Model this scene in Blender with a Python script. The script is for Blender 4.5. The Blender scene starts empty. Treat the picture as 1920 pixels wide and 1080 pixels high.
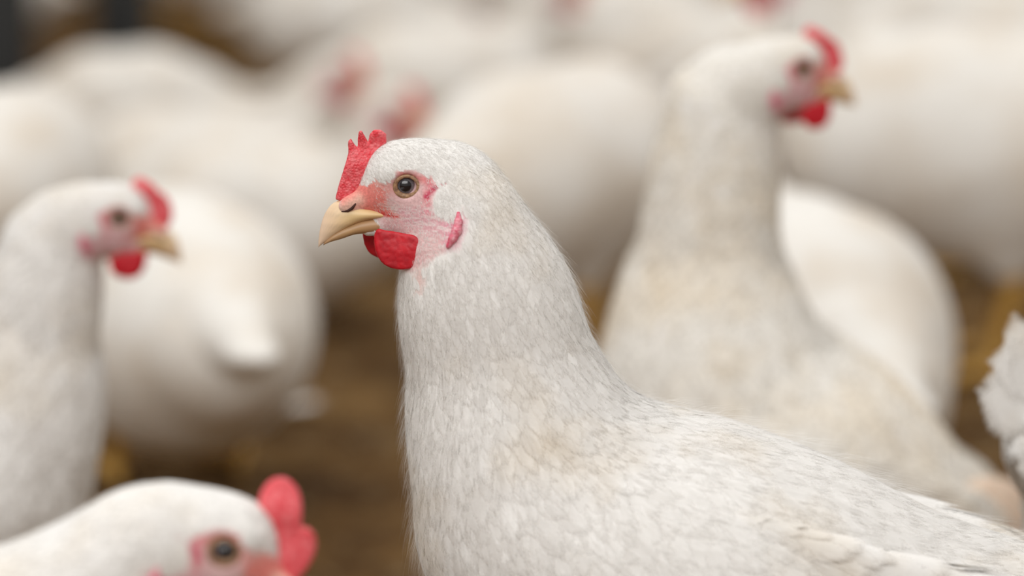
import bpy, bmesh, math
import numpy as np
from mathutils import Matrix, Vector

# ------------------------------------------------------------------ camera, light, exposure
SC = bpy.context.scene
COL = SC.collection
CAM_H, PITCH, FPX = 0.58, math.radians(10.0), 100.0 / 36.0 * 1920.0
FOCUS_Y = 1.385
cam_d = bpy.data.cameras.new('camera'); cam = bpy.data.objects.new('camera', cam_d); COL.objects.link(cam)
cam.location = (0, 0, CAM_H); cam.rotation_euler = (math.pi / 2 - PITCH, 0, 0)
cam_d.lens = 100; cam_d.sensor_width = 36; cam_d.clip_start = 0.05; cam_d.clip_end = 60
cam_d.dof.use_dof = True; cam_d.dof.aperture_fstop = 2.8
cam_d.dof.focus_distance = 1.408             # the sharp bird's near eye
SC.camera = cam

w = bpy.data.worlds.new('barn_light'); SC.world = w; w.use_nodes = True
w.node_tree.nodes['Background'].inputs[0].default_value = (1.0, 0.972, 0.935, 1)
w.node_tree.nodes['Background'].inputs[1].default_value = 0.78

def area(name, loc, rot, sx, sy, power, colr):
    d = bpy.data.lights.new(name, 'AREA'); d.shape = 'RECTANGLE'; d.size = sx; d.size_y = sy; d.energy = power; d.color = colr
    o = bpy.data.objects.new(name, d); COL.objects.link(o); o.location = loc; o.rotation_euler = rot
    return o
area('ceiling_lamp', (-0.6, 0.9, 3.0), (math.radians(-8), math.radians(-10), 0), 2.6, 2.0, 26, (1.0, 0.985, 0.96))
area('ceiling_lamp_far', (0.3, 4.6, 3.2), (0, 0, 0), 5.0, 3.0, 30, (1.0, 0.985, 0.96))

area('front_fill', (-0.5, -1.0, 1.9), (math.radians(62), 0, math.radians(-8)), 3.0, 1.4, 44, (1.0, 0.985, 0.965))  # added fill light behind the camera, brightens the near sides of the birds
SC.view_settings.view_transform = 'Standard'; SC.view_settings.look = 'None'
SC.view_settings.gamma = 1.0; SC.view_settings.use_curve_mapping = False
SC.view_settings.exposure = 0.07
SC.cycles.use_denoising = True
SC.cycles.sample_clamp_indirect = 4.0
SC.cycles.transparent_max_bounces = 24; SC.cycles.max_bounces = 14; SC.cycles.diffuse_bounces = 8; SC.cycles.transmission_bounces = 8

# ------------------------------------------------------------------ pixel -> world helpers (photo frame 1920x1080)
def ray(px, py):
    x = (px - 960) / FPX; y = -(py - 540) / FPX
    c, s = math.cos(PITCH), math.sin(PITCH)
    return np.array([x, c + y * s, -s + y * c])        # camera looks along +Y, pitched down
def at_y(px, py, Y):
    d = ray(px, py); return np.array([0, 0, CAM_H]) + d * (Y / d[1])

# ------------------------------------------------------------------ materials
def new_mat(name):
    m = bpy.data.materials.new(name); m.use_nodes = True
    nt = m.node_tree; nt.nodes.clear()
    out = nt.nodes.new('ShaderNodeOutputMaterial')
    return m, nt, out
def nd(nt, t, **kw):
    n = nt.nodes.new(t)
    for k, v in kw.items():
        if k in n.inputs: n.inputs[k].default_value = v
        else: setattr(n, k, v)
    return n
def rgba(c): return (c[0], c[1], c[2], 1)

def noise(nt, scale, detail=3, rough=.5, vec=None):
    n = nd(nt, 'ShaderNodeTexNoise'); n.inputs['Scale'].default_value = scale
    n.inputs['Detail'].default_value = detail; n.inputs['Roughness'].default_value = rough
    if vec is None:
        tc = nd(nt, 'ShaderNodeTexCoord'); vec = tc.outputs['Object']
    nt.links.new(vec, n.inputs['Vector'])
    return n
def ramp(nt, fac, stops):
    r = nd(nt, 'ShaderNodeValToRGB'); e = r.color_ramp.elements
    while len(e) < len(stops): e.new(0.5)
    for k, (p, c) in enumerate(stops): e[k].position = p; e[k].color = rgba(c)
    nt.links.new(fac, r.inputs['Fac']); return r
def mixc(nt, fac, a, b, mode='MIX'):
    m = nd(nt, 'ShaderNodeMix'); m.data_type = 'RGBA'; m.blend_type = mode
    if isinstance(fac, float): m.inputs[0].default_value = fac
    else: nt.links.new(fac, m.inputs[0])
    for i, v in ((6, a), (7, b)):
        if isinstance(v, tuple): m.inputs[i].default_value = rgba(v)
        else: nt.links.new(v, m.inputs[i])
    return m.outputs[2]

def feather_material(name, white, stain, amount, translucent=.22, attr=False, bump=True, fade=False):
    m, nt, out = new_mat(name)
    n1 = noise(nt, 11, 3, .6); r1 = ramp(nt, n1.outputs['Fac'], [(.52 - .1 * amount, (0, 0, 0)), (.80, (1, 1, 1))])
    c = mixc(nt, r1.outputs['Color'], white, stain)
    if attr:
        a = nd(nt, 'ShaderNodeAttribute'); a.attribute_name = 'tint'
        c = mixc(nt, a.outputs['Alpha'], c, a.outputs['Color'])
        n3 = noise(nt, 900, 2, .6); r3 = ramp(nt, n3.outputs['Fac'], [(.35, (.86, .84, .84)), (.65, (1.1, 1.1, 1.1))])
        c = mixc(nt, a.outputs['Alpha'], c, mixc(nt, 1.0, c, r3.outputs['Color'], 'MULTIPLY'))
    p = nd(nt, 'ShaderNodeBsdfPrincipled'); p.inputs['Roughness'].default_value = .85
    p.inputs['Specular IOR Level'].default_value = .15
    p.inputs['Sheen Weight'].default_value = .12
    nt.links.new(c, p.inputs['Base Color'])
    if bump:
        n2 = noise(nt, 420 if attr else 260, 3, .6); b = nd(nt, 'ShaderNodeBump'); b.inputs['Strength'].default_value = .35; b.inputs['Distance'].default_value = .001
        nt.links.new(n2.outputs['Fac'], b.inputs['Height']); nt.links.new(b.outputs['Normal'], p.inputs['Normal'])
    if translucent > 0:
        t = nd(nt, 'ShaderNodeBsdfTranslucent'); nt.links.new(c, t.inputs['Color'])
        mx = nd(nt, 'ShaderNodeMixShader'); mx.inputs[0].default_value = translucent
        nt.links.new(p.outputs[0], mx.inputs[1]); nt.links.new(t.outputs[0], mx.inputs[2])
        last = mx
        if fade:                                             # frayed vane edge: barbs end unevenly
            a = nd(nt, 'ShaderNodeAttribute'); a.attribute_name = 'vane'
            sp = nd(nt, 'ShaderNodeSeparateColor'); nt.links.new(a.outputs['Color'], sp.inputs[0])
            def mth(op, x, y=None, clamp=False):
                q = nd(nt, 'ShaderNodeMath'); q.operation = op; q.use_clamp = clamp
                for i_, v_ in enumerate((x, y)):
                    if v_ is None: continue
                    if isinstance(v_, (int, float)): q.inputs[i_].default_value = v_
                    else: nt.links.new(v_, q.inputs[i_])
                return q.outputs[0]
            s_ = mth('ABSOLUTE', mth('SUBTRACT', mth('MULTIPLY', sp.outputs[0], 2.0), 1.0))
            barb = mth('SUBTRACT', sp.outputs[1], mth('MULTIPLY', s_, .35))
            cv = nd(nt, 'ShaderNodeCombineXYZ'); nt.links.new(mth('MULTIPLY', barb, 22.0), cv.inputs[0]); nt.links.new(mth('MULTIPLY', sp.outputs[2], 90.0), cv.inputs[1]); nt.links.new(mth('MULTIPLY', sp.outputs[0], 5.0), cv.inputs[2])
            nz = noise(nt, 1.0, 2, .7, cv.outputs[0])
            tp = mth('MULTIPLY', mth('SUBTRACT', sp.outputs[1], .45), 1.9)
            e2 = mth('ADD', mth('POWER', s_, 2.0), mth('POWER', mth('MAXIMUM', tp, 0.0), 2.0))
            al = mth('ADD', mth('MULTIPLY', mth('SUBTRACT', 1.0, e2), 1.7), mth('MULTIPLY', mth('SUBTRACT', nz.outputs['Fac'], .5), 1.3), True)
            tr = nd(nt, 'ShaderNodeBsdfTransparent'); m2 = nd(nt, 'ShaderNodeMixShader')
            nt.links.new(al, m2.inputs[0]); nt.links.new(tr.outputs[0], m2.inputs[1]); nt.links.new(mx.outputs[0], m2.inputs[2]); last = m2
        nt.links.new(last.outputs[0], out.inputs[0])
    else: nt.links.new(p.outputs[0], out.inputs[0])
    return m

def skin_material(name, lo, hi, scale, rough=.5, bump=.5, sss=.15, dist=.0008, scale2=None):
    m, nt, out = new_mat(name)
    n1 = noise(nt, scale, 4, .65); r = ramp(nt, n1.outputs['Fac'], [(.35, lo), (.68, hi)])
    p = nd(nt, 'ShaderNodeBsdfPrincipled'); p.inputs['Roughness'].default_value = rough
    nt.links.new(r.outputs['Color'], p.inputs['Base Color'])
    p.inputs['Subsurface Weight'].default_value = sss; p.inputs['Subsurface Radius'].default_value = (.004, .001, .001); p.inputs['Subsurface Scale'].default_value = 1.0
    v = nd(nt, 'ShaderNodeTexVoronoi'); v.inputs['Scale'].default_value = scale2 or scale * 2.2
    tc = nd(nt, 'ShaderNodeTexCoord'); nt.links.new(tc.outputs['Object'], v.inputs['Vector'])
    b = nd(nt, 'ShaderNodeBump'); b.inputs['Strength'].default_value = bump; b.inputs['Distance'].default_value = dist; b.invert = True
    nt.links.new(v.outputs['Distance'], b.inputs['Height']); nt.links.new(b.outputs['Normal'], p.inputs['Normal'])
    nt.links.new(p.outputs[0], out.inputs[0])
    return m

def attr_material(name, rough, coat=0.0, spec=.5):
    m, nt, out = new_mat(name)
    a = nd(nt, 'ShaderNodeAttribute'); a.attribute_name = 'tint'
    p = nd(nt, 'ShaderNodeBsdfPrincipled'); p.inputs['Roughness'].default_value = rough
    p.inputs['Coat Weight'].default_value = coat; p.inputs['Coat Roughness'].default_value = .03; p.inputs['Specular IOR Level'].default_value = spec
    nt.links.new(a.outputs['Color'], p.inputs['Base Color']); nt.links.new(p.outputs[0], out.inputs[0])
    return m

WHITE = (.88, .868, .85)
M = {}
M['feather'] = feather_material('white_feathers', WHITE, (.78, .70, .58), .3, translucent=.12, fade=True)
M['feather_cream'] = feather_material('cream_stained_feathers', (.88, .855, .805), (.82, .70, .52), .9, translucent=.12, fade=True)
M['far_feather'] = feather_material('plain_white_feathers', (.86, .84, .80), (.70, .60, .48), 1.1, translucent=0)
M['body'] = feather_material('white_down_and_face_skin', WHITE, (.66, .56, .44), .3, translucent=0, attr=True)
M['body_far'] = feather_material('plain_white_down_and_face_skin', (.86, .84, .80), (.70, .60, .48), 1.1, translucent=0, attr=True)
M['comb'] = skin_material('red_comb_skin', (.74, .030, .050), (.86, .20, .22), 380, .5, .6)
M['wattle'] = skin_material('deep_red_wattle_skin', (.42, .003, .014), (.64, .007, .020), 150, .5, .3)
M['earlobe'] = skin_material('pink_earlobe_skin', (.66, .07, .14), (.80, .40, .46), 420, .55, .4)
M['beak'] = attr_material('horn_beak', .38, .1)
M['eye'] = attr_material('eye', .2, 1.0)
M['lid'] = skin_material('tan_eyelid_skin', (.20, .10, .06), (.52, .32, .17), 500, .5, .3)
M['nostril'] = skin_material('dark_nostril', (.035, .008, .004), (.06, .015, .008), 300, .7, .1)
M['leg'] = skin_material('yellow_scaly_leg', (.50, .27, .05), (.66, .40, .10), 60, .55, .7, .05, .001, 260)
M['bare'] = skin_material('bare_beige_skin', (.66, .50, .38), (.74, .60, .48), 120, .6, .5, .15, .001, 300)

# ------------------------------------------------------------------ mesh helpers
def link_mesh(name, V, F, mat, parent=None, col=None, smooth=True, vane=None, normals=None):
    me = bpy.data.meshes.new(name)
    V = np.asarray(V, np.float32)
    if isinstance(F, np.ndarray):
        n, k = F.shape
        me.vertices.add(len(V)); me.vertices.foreach_set('co', V.ravel())
        me.loops.add(n * k); me.loops.foreach_set('vertex_index', F.astype(np.int32).ravel())
        me.polygons.add(n); me.polygons.foreach_set('loop_start', np.arange(0, n * k, k, dtype=np.int32))
        me.update(calc_edges=True)
    else:
        me.from_pydata([tuple(v) for v in V], [], F)
    if smooth: me.polygons.foreach_set('use_smooth', np.ones(len(me.polygons), bool))
    if col is not None:
        a = me.color_attributes.new('tint', 'FLOAT_COLOR', 'POINT'); a.data.foreach_set('color', np.asarray(col, np.float32).ravel())
    if vane is not None:
        a = me.color_attributes.new('vane', 'FLOAT_COLOR', 'POINT'); v4 = np.ones((len(V), 4), np.float32); v4[:, :3] = vane; a.data.foreach_set('color', v4.ravel())
    me.materials.append(mat); me.update()
    if normals is not None: me.normals_split_custom_set_from_vertices([tuple(v) for v in normals])
    o = bpy.data.objects.new(name, me); COL.objects.link(o)
    if parent is not None: o.parent = parent
    return o

def surface_nets(fn, lo, hi, h):
    """Surface mesh (quads) of fn(points) = 0 in the box lo..hi, cell size h."""
    lo = np.array(lo, np.float32); hi = np.array(hi, np.float32)
    n = np.ceil((hi - lo) / h).astype(int) + 1
    ax = [lo[i] + h * np.arange(n[i], dtype=np.float32) for i in range(3)]
    G = np.empty(n, np.float32)
    YZ = np.stack(np.meshgrid(ax[1], ax[2], indexing='ij'), -1).reshape(-1, 2)
    step = max(1, int(400000 / len(YZ)))
    for i0 in range(0, n[0], step):
        xs = ax[0][i0:i0 + step]
        P = np.empty((len(xs), len(YZ), 3), np.float32); P[..., 0] = xs[:, None]; P[..., 1:] = YZ[None]
        G[i0:i0 + step] = fn(P.reshape(-1, 3)).reshape(len(xs), n[1], n[2])
    S = G < 0
    c = n - 1
    acc = np.zeros((*c, 3), np.float32); cnt = np.zeros(c, np.float32)
    for a in range(3):
        b, d = [q for q in range(3) if q != a]
        sl0 = [slice(None)] * 3; sl1 = [slice(None)] * 3; sl0[a] = slice(0, -1); sl1[a] = slice(1, None)
        g0, g1 = G[tuple(sl0)], G[tuple(sl1)]
        cr = S[tuple(sl0)] != S[tuple(sl1)]
        t = np.where(cr, g0 / np.where(cr, g0 - g1, 1), 0)
        for ob in (0, 1):
            for od in (0, 1):
                s2 = [slice(None)] * 3; s2[b] = slice(ob, c[b] + ob); s2[d] = slice(od, c[d] + od)
                cc = cr[tuple(s2)]; cnt += cc
                acc[..., a] += np.where(cc, t[tuple(s2)], 0)
                acc[..., b] += cc * ob; acc[..., d] += cc * od
    act = cnt > 0
    idx = -np.ones(c, np.int64); idx[act] = np.arange(act.sum())
    ijk = np.argwhere(act)
    V = lo + h * (ijk + acc[act] / cnt[act][:, None])
    F = []
    for a in range(3):
        b, d = (a + 1) % 3, (a + 2) % 3
        sl0 = [slice(None)] * 3; sl1 = [slice(None)] * 3; sl0[a] = slice(0, -1); sl1[a] = slice(1, None)
        cr = S[tuple(sl0)] != S[tuple(sl1)]
        e = np.argwhere(cr); e = e[(e[:, b] > 0) & (e[:, d] > 0) & (e[:, b] < c[b]) & (e[:, d] < c[d])]
        ins = S[tuple(e.T)]
        def id_(db, dd):
            q = e.copy(); q[:, b] -= db; q[:, d] -= dd; return idx[tuple(q.T)]
        f = np.stack([id_(1, 1), id_(0, 1), id_(0, 0), id_(1, 0)], 1)
        f[~ins] = f[~ins][:, ::-1]
        F.append(f)
    F = np.concatenate(F)
    return V, F

def grad(fn, P, e=.0006):
    g = np.stack([fn(P + np.array(v, np.float32) * e) - fn(P - np.array(v, np.float32) * e) for v in np.eye(3)], -1) / (2 * e)
    return g
def project(fn, P, it=2, e=.0006):
    for _ in range(it):
        g = grad(fn, P, e); g2 = np.maximum((g * g).sum(-1), .05)
        P = P - g * (np.clip(fn(P), -.004, .004) / g2)[:, None]
    return P

# ------------------------------------------------------------------ distance-field pieces
def smin(a, b, k):
    h = np.maximum(k - np.abs(a - b), 0) / k
    return np.minimum(a, b) - h * h * k * .25
def f_cone(P, a, b, ra, rb, ly=1.0):
    a = np.array(a, np.float32); b = np.array(b, np.float32)
    Q = P - a; d = b - a; Q = Q * np.array([1, 1 / ly, 1], np.float32); d = d * np.array([1, 1 / ly, 1], np.float32)
    t = np.clip((Q @ d) / max(float(d @ d), 1e-9), 0, 1)
    return (np.linalg.norm(Q - t[:, None] * d, axis=1) - (ra + (rb - ra) * t)) * min(1, ly)
def f_ell(P, c, r, pitch=0.0):
    Q = P - np.array(c, np.float32); cp, sp = math.cos(pitch), math.sin(pitch)
    X = Q[:, 0] * cp + Q[:, 2] * sp; Z = -Q[:, 0] * sp + Q[:, 2] * cp
    r = np.array(r, np.float32); U = np.stack([X, Q[:, 1], Z], 1)
    k0 = np.linalg.norm(U / r, axis=1); k1 = np.linalg.norm(U / (r * r), axis=1)
    return k0 * (k0 - 1) / np.maximum(k1, 1e-6)
def poly_sdf(P, poly):
    poly = np.array(poly, np.float32); d = np.full(len(P), 1e9, np.float32); s = np.ones(len(P))
    n = len(poly)
    for i in range(n):
        a, b = poly[i], poly[i - 1]; e = b - a; q = P - a
        t = np.clip((q @ e) / (e @ e), 0, 1); r = q - t[:, None] * e; d = np.minimum(d, (r * r).sum(1))
        c1 = P[:, 1] >= a[1]; c2 = P[:, 1] < b[1]; c3 = e[0] * q[:, 1] > e[1] * q[:, 0]
        flip = (c1 & c2 & c3) | (~c1 & ~c2 & ~c3); s[flip] *= -1
    return np.sqrt(d) * s

# head frame: x forward, y left, z up, metres; read off the photograph of the front bird, 38.4 px = 1 cm, origin at the eye
def hf(px, py): return ((757 - px) / 3840., (341 - py) / 3840.)
def hpoly(*pts): return [hf(*p) for p in pts]
COMB = hpoly((626, 372), (632, 348), (643, 312), (652, 284), (652, 262), (657, 256), (664, 268), (671, 276), (670, 258), (672, 243), (677, 240), (684, 252), (690, 264), (693, 248), (701, 240), (714, 240), (725, 250), (725, 272), (716, 296), (712, 330), (706, 352), (680, 372), (650, 380))
COMB_ROUND = hpoly((640, 374), (622, 352), (622, 322), (632, 296), (646, 280), (660, 276), (670, 262), (690, 250), (708, 240), (724, 244), (732, 262), (726, 284), (716, 306), (712, 330), (706, 352), (680, 372), (660, 380))
COMB_BIG = hpoly((644, 376), (630, 352), (622, 324), (624, 300), (634, 286), (644, 282), (652, 286), (656, 262), (664, 238), (682, 220), (702, 216), (720, 228), (728, 254), (722, 284), (712, 310), (712, 330), (706, 352), (680, 372), (660, 380))
WATTLE = hpoly((699, 420), (725, 425), (757, 430), (788, 440), (790, 458), (782, 480), (765, 494), (742, 498), (720, 491), (706, 476), (700, 455))

def chaikin(poly, it=2):
    for _ in range(it):
        poly = [q for i in range(len(poly)) for q in ((poly[i - 1][0] * .25 + poly[i][0] * .75, poly[i - 1][1] * .25 + poly[i][1] * .75), (poly[i][0] * .75 + poly[(i + 1) % len(poly)][0] * .25, poly[i][1] * .75 + poly[(i + 1) % len(poly)][1] * .25))]
    return poly
WATTLE = chaikin(hpoly((700, 420), (716, 425), (745, 429), (770, 433), (785, 442), (790, 458), (786, 476), (774, 490), (754, 499), (732, 499), (713, 491), (701, 477), (695, 458), (694, 438)))
COMB_ROUND = chaikin(COMB_ROUND, 1); COMB_BIG = chaikin(COMB_BIG, 1)

def head_sdf(H, spread=1.0):
    c = .01
    f = f_ell(H, (.05 * c, 0, .35 * c), (1.95 * c, 1.32 * c, 1.55 * c), 0)
    f = smin(f, f_cone(H, (.45 * c, 0, .92 * c), (-2.2 * c, 0, .55 * c), .82 * c, .95 * c, 1.1), .008)
    f = smin(f, f_ell(H, (-2.0 * c, 0, -.35 * c), (2.6 * c, 1.7 * c, 2.05 * c), .15), .016)
    f = smin(f, f_ell(H, (-1.0 * c, 0, -1.3 * c), (2.0 * c, 1.35 * c, 1.35 * c), -.2), .01)
    f = smin(f, f_cone(H, (.9 * c, 0, -.35 * c), (2.75 * c, 0, -1.18 * c), .95 * c, .50 * c, 1.0), .009)
    f = smin(f, f_cone(H, (0, 0, -1.9 * c), (1.75 * c, 0, -2.25 * c), .75 * c, .42 * c, 1.2), .007)
    for s in (-1, 1):                                        # ear patch, brow, flesh over the nostril
        f = smin(f, f_ell(H, (-1.95 * c, s * 1.35 * c, -.55 * c), (.72 * c, .42 * c, .72 * c)), .004)
        f = smin(f, f_cone(H, (.9 * c, s * 1.05 * c, .62 * c), (-.9 * c, s * 1.2 * c, .62 * c), .24 * c, .2 * c), .006)
        f = smin(f, f_ell(H, (2.75 * c, s * .38 * c, -1.0 * c), (.52 * c, .28 * c, .36 * c), -.5), .003)
    for s in (-1, 1):                                        # eye socket
        q = f_ell(H, (.0, s * 1.62 * c, 0), (.62 * c, .50 * c, .58 * c))
        f = -smin(-f, q, .003)
    return f

def vnoise(P, freq, seed=0):
    """smooth value noise, 0..1"""
    Q = P * freq + 100; i = np.floor(Q).astype(np.int64); f = Q - i; f = f * f * (3 - 2 * f)
    def hsh(ix, iy, iz):
        n = (ix * 374761393 + iy * 668265263 + iz * 2147483647 + seed * 1274126177) & 0x7fffffff
        n = ((n ^ (n >> 13)) * 1274126177) & 0x7fffffff
        return ((n ^ (n >> 16)) & 0xffff) / 65535.
    r = 0
    for a in (0, 1):
        for b in (0, 1):
            for c in (0, 1):
                wgt = (f[:, 0] if a else 1 - f[:, 0]) * (f[:, 1] if b else 1 - f[:, 1]) * (f[:, 2] if c else 1 - f[:, 2])
                r = r + wgt * hsh(i[:, 0] + a, i[:, 1] + b, i[:, 2] + c)
    return r

FACE = hpoly((640, 352), (690, 345), (722, 328), (745, 312), (775, 310), (802, 322), (812, 338), (800, 358), (798, 385), (822, 392), (852, 380), (854, 406), (836, 440), (808, 468), (782, 484), (768, 500), (758, 500), (700, 470), (690, 440), (640, 420), (620, 390))
CORAL = hpoly((626, 372), (640, 345), (700, 332), (716, 350), (722, 385), (748, 402), (700, 400), (668, 388), (640, 392))

def face_tint(H):
    """skin colours of the bare face, RGBA per point of the head frame (alpha 0 = plumage white)"""
    P2 = H[:, [0, 2]].astype(np.float32)
    nz = (vnoise(H, 900, 1) - .5) * .0016 + (vnoise(H, 350, 2) - .5) * .0022
    side = np.clip((np.abs(H[:, 1]) - .004) / .004, 0, 1)
    col = np.zeros((len(H), 4), np.float32); col[:, :3] = (.70, .40, .40)
    def lay(mask, c):
        nonlocal col
        m = np.clip(mask, 0, 1)[:, None]
        a0 = col[:, 3:4]; a1 = m + a0 * (1 - m)
        rgb = (np.array(c, np.float32) * m + col[:, :3] * a0 * (1 - m)) / np.maximum(a1, 1e-5)
        col = np.concatenate([np.where(a1 > 1e-4, rgb, col[:, :3]), a1], 1)
    def pm(poly, soft=.0014): return np.clip(.5 - (poly_sdf(P2, poly) + nz) / (2 * soft), 0, 1)
    def seg(a, b, wd, soft=.0006):
        a = np.array(hf(*a)); b = np.array(hf(*b)); e = b - a; q = P2 - a
        t = np.clip((q @ e) / (e @ e), 0, 1); d = np.linalg.norm(q - t[:, None] * e, axis=1) + nz * .4
        return np.clip(.5 - (d - wd) / (2 * soft), 0, 1)
    lay(pm(FACE) * side * .80, (.71, .40, .41))
    lay(pm(CORAL, .0016) * 1.0, (.82, .25, .22))
    lay(seg((700, 340), (735, 345), .0030, .0025) * side * .6, (.72, .30, .26))
    lay(seg((745, 316), (798, 330), .0016, .0018) * side * .85, (.74, .20, .20))
    lay(seg((798, 335), (792, 385), .0018, .0018) * side * .8, (.76, .24, .28))
    lay(seg((792, 360), (806, 343), .0011, .0008) * side, (.58, .07, .13))
    lay(seg((806, 343), (834, 330), .0006, .0006) * side * .85, (.50, .12, .16))
    lay(seg((760, 405), (846, 412), .0035, .004) * side * .45, (.66, .26, .36))
    lay(seg((745, 390), (798, 382), .0010, .0014) * side * .5, (.70, .28, .36))
    lay(seg((682, 392), (742, 401), .0008, .0007), (.62, .06, .05))
    lay(seg((846, 392), (834, 438), .0036, .003) * side * .7, (.70, .25, .36))
    lay(seg((778, 500), (772, 530), .0022, .003) * .6, (.66, .30, .26))
    wr = np.clip((vnoise(H * np.array([.5, .5, 3.2], np.float32), 650, 5) - .45) * 4, 0, 1)   # fine wrinkles of the cheek, with white bristles between
    lay(wr * pm(hpoly((700, 375), (800, 378), (850, 400), (835, 450), (790, 470), (740, 430), (740, 405)), .001) * side * .65, (.80, .73, .71))
    ear = np.array(hf(833, 364)); d = np.linalg.norm((P2 - ear) / [1., 1.08], axis=1)
    e = np.clip(.5 - (d - .0066 + nz * .5) / .0012, 0, 1) * side
    col[:, 3] *= (1 - e)
    lay(seg((668, 372), (628, 395), .0030, .0022) * .8, (.76, .52, .42))
    return col

def beak_loft(stations, n=20, tint=None):
    V = []; 
    for (t, b, hw) in stations:
        t = np.array([*hf(*t)]); b = np.array([*hf(*b)]); mid = (t + b) / 2; hv = (t - b) / 2; hw = hw / 100
        for k in range(n):
            th = 2 * math.pi * k / n; ct, st = math.cos(th), math.sin(th)
            q = mid + hv * ct; V.append((q[0], hw * st * (.84 - .16 * ct), q[1]))
    m = len(stations); F = []
    for i in range(m - 1):
        for k in range(n):
            k2 = (k + 1) % n; F.append((i * n + k, i * n + k2, (i + 1) * n + k2, (i + 1) * n + k))
    F.append(tuple(range(n))[::-1]); F.append(tuple((m - 1) * n + k for k in range(n)))
    return np.array(V), F
def densify(st, n):
    A = np.array([[*t, *b, w_] for t, b, w_ in st], float); t = np.arange(len(A)); T = np.linspace(0, len(A) - 1, n)
    out = []
    for q in T:                                              # Catmull-Rom
        i = min(int(q), len(A) - 2); f = q - i; p0, p1, p2, p3 = A[max(i - 1, 0)], A[i], A[i + 1], A[min(i + 2, len(A) - 1)]
        v = .5 * (2 * p1 + (p2 - p0) * f + (2 * p0 - 5 * p1 + 4 * p2 - p3) * f * f + (3 * p1 - p0 - 3 * p2 + p3) * f ** 3)
        out.append(((v[0], v[1]), (v[2], v[3]), max(v[4], .03)))
    return out
UPPER = [((740, 394), (745, 409), .98), ((700, 386), (705, 410), .93), ((668, 380), (672, 416), .84), ((644, 373), (646, 428), .70), ((622, 379), (625, 441), .52), ((606, 399), (607, 453), .34), ((597, 426), (597, 460), .19), ((593, 452), (593, 464), .06)]
LOWER = [((744, 396), (726, 435), .86), ((708, 398), (694, 438), .76), ((676, 406), (663, 440), .62), ((650, 417), (637, 448), .46), ((624, 433), (615, 454), .34), ((606, 448), (602, 460), .14)]

# ------------------------------------------------------------------ feathers
def make_feathers(P, N, D, L, Wd, lift, rng, fn=None, R=4, C=4, camber=.05, ragged=.14):
    """one vane per point: base P, surface normal N, growing direction D; returns vertices and quads"""
    n = len(P); t = np.linspace(0, 1, R + 1)[None, :, None]; s = np.linspace(-1, 1, C + 1)[None, None, :]
    B = np.cross(N, D)
    tt = np.broadcast_to(t, (n, R + 1, C + 1)).copy()
    jit = rng.uniform(-ragged, ragged, (n, 1, C + 1)) * np.clip(t - .4, 0, 1) * 1.6
    round_ = -.30 * (s ** 2) * np.clip(t - .3, 0, 1)
    tt = tt + jit + round_
    wprof = (.30 + .70 * np.sin(np.pi * np.clip(.12 + .72 * t, 0, 1)))
    bend = rng.uniform(-.12, .12, (n, 1, 1))
    X = tt * L[:, None, None]; Y = s * wprof * Wd[:, None, None] + bend * X * tt
    Z = (lift[:, None, None] * tt - camber * Wd[:, None, None] / L[:, None, None] * (s ** 2)) * L[:, None, None]
    Q = P[:, None, None, :] + D[:, None, None, :] * X[..., None] + B[:, None, None, :] * Y[..., None]
    if fn is not None:
        Qf = Q.reshape(-1, 3).astype(np.float32)
        for _ in range(2):
            g = grad(fn, Qf, .002); g2 = np.maximum((g * g).sum(-1), .2)
            dlt = np.clip(fn(Qf) - Z.reshape(-1), -.012, .012) / g2
            Qf = Qf - g * dlt[:, None]
        Q = Qf.reshape(Q.shape)
    else: Q = Q + N[:, None, None, :] * Z[..., None]
    V = Q.reshape(-1, 3)
    base = np.arange(n)[:, None, None] * ((R + 1) * (C + 1)); i = np.arange(R)[None, :, None] * (C + 1); j = np.arange(C)[None, None, :]
    a = base + i + j
    F = np.stack([a, a + C + 1, a + C + 2, a + 1], -1).reshape(-1, 4)
    vn = np.stack([np.broadcast_to(s * .5 + .5, tt.shape), np.broadcast_to(t, tt.shape), np.broadcast_to(rng.random((n, 1, 1)), tt.shape)], -1).reshape(-1, 3)
    tl = N + B * rng.normal(0, .07, (n, 1)) + D * rng.normal(-.03, .07, (n, 1)); tl /= np.linalg.norm(tl, axis=1)[:, None]
    nn = tl[:, None, None, :] + B[:, None, None, :] * (s * .16)[..., None]; nn = np.broadcast_to(nn, Q.shape).reshape(-1, 3); nn = nn / np.linalg.norm(nn, axis=1)[:, None]
    return V, F, np.concatenate([vn, nn], 1)
def make_fuzz(P, N, D, L, wd, rng):
    n = len(P); B = np.cross(N, D); lift = rng.uniform(.15, .75, (n, 1)); sw = rng.normal(0, .25, (n, 1))
    dr = D + N * lift + B * sw; dr /= np.linalg.norm(dr, axis=1)[:, None]
    p1 = P + dr * (L * .55)[:, None]; p2 = P + dr * L[:, None] + D * (L * .25)[:, None] - N * (L * .08)[:, None]
    w_ = B * wd
    V = np.stack([P - w_, P + w_, p1 + w_ * .8, p1 - w_ * .8, p2 + w_ * .2, p2 - w_ * .2], 1).reshape(-1, 3)
    b = np.arange(n)[:, None] * 6
    F = np.concatenate([b + np.array([[3, 2, 1, 0]]), b + np.array([[5, 4, 2, 3]])], 0)
    return V, F
def scatter(V, F, n, rng, weight=None):
    a = V[F[:, 0]]; b = V[F[:, 1]]; c = V[F[:, 2]]; d = V[F[:, 3]]
    ar = np.linalg.norm(np.cross(c - a, d - b), axis=1) * .5; cen = (a + b + c + d) / 4
    wt = ar if weight is None else ar * weight(cen)
    k = rng.choice(len(F), n, p=wt / wt.sum())
    u = rng.random((n, 1)); v = rng.random((n, 1))
    return (a[k] * (1 - u) + b[k] * u) * (1 - v) + (d[k] * (1 - u) + c[k] * u) * v

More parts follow.
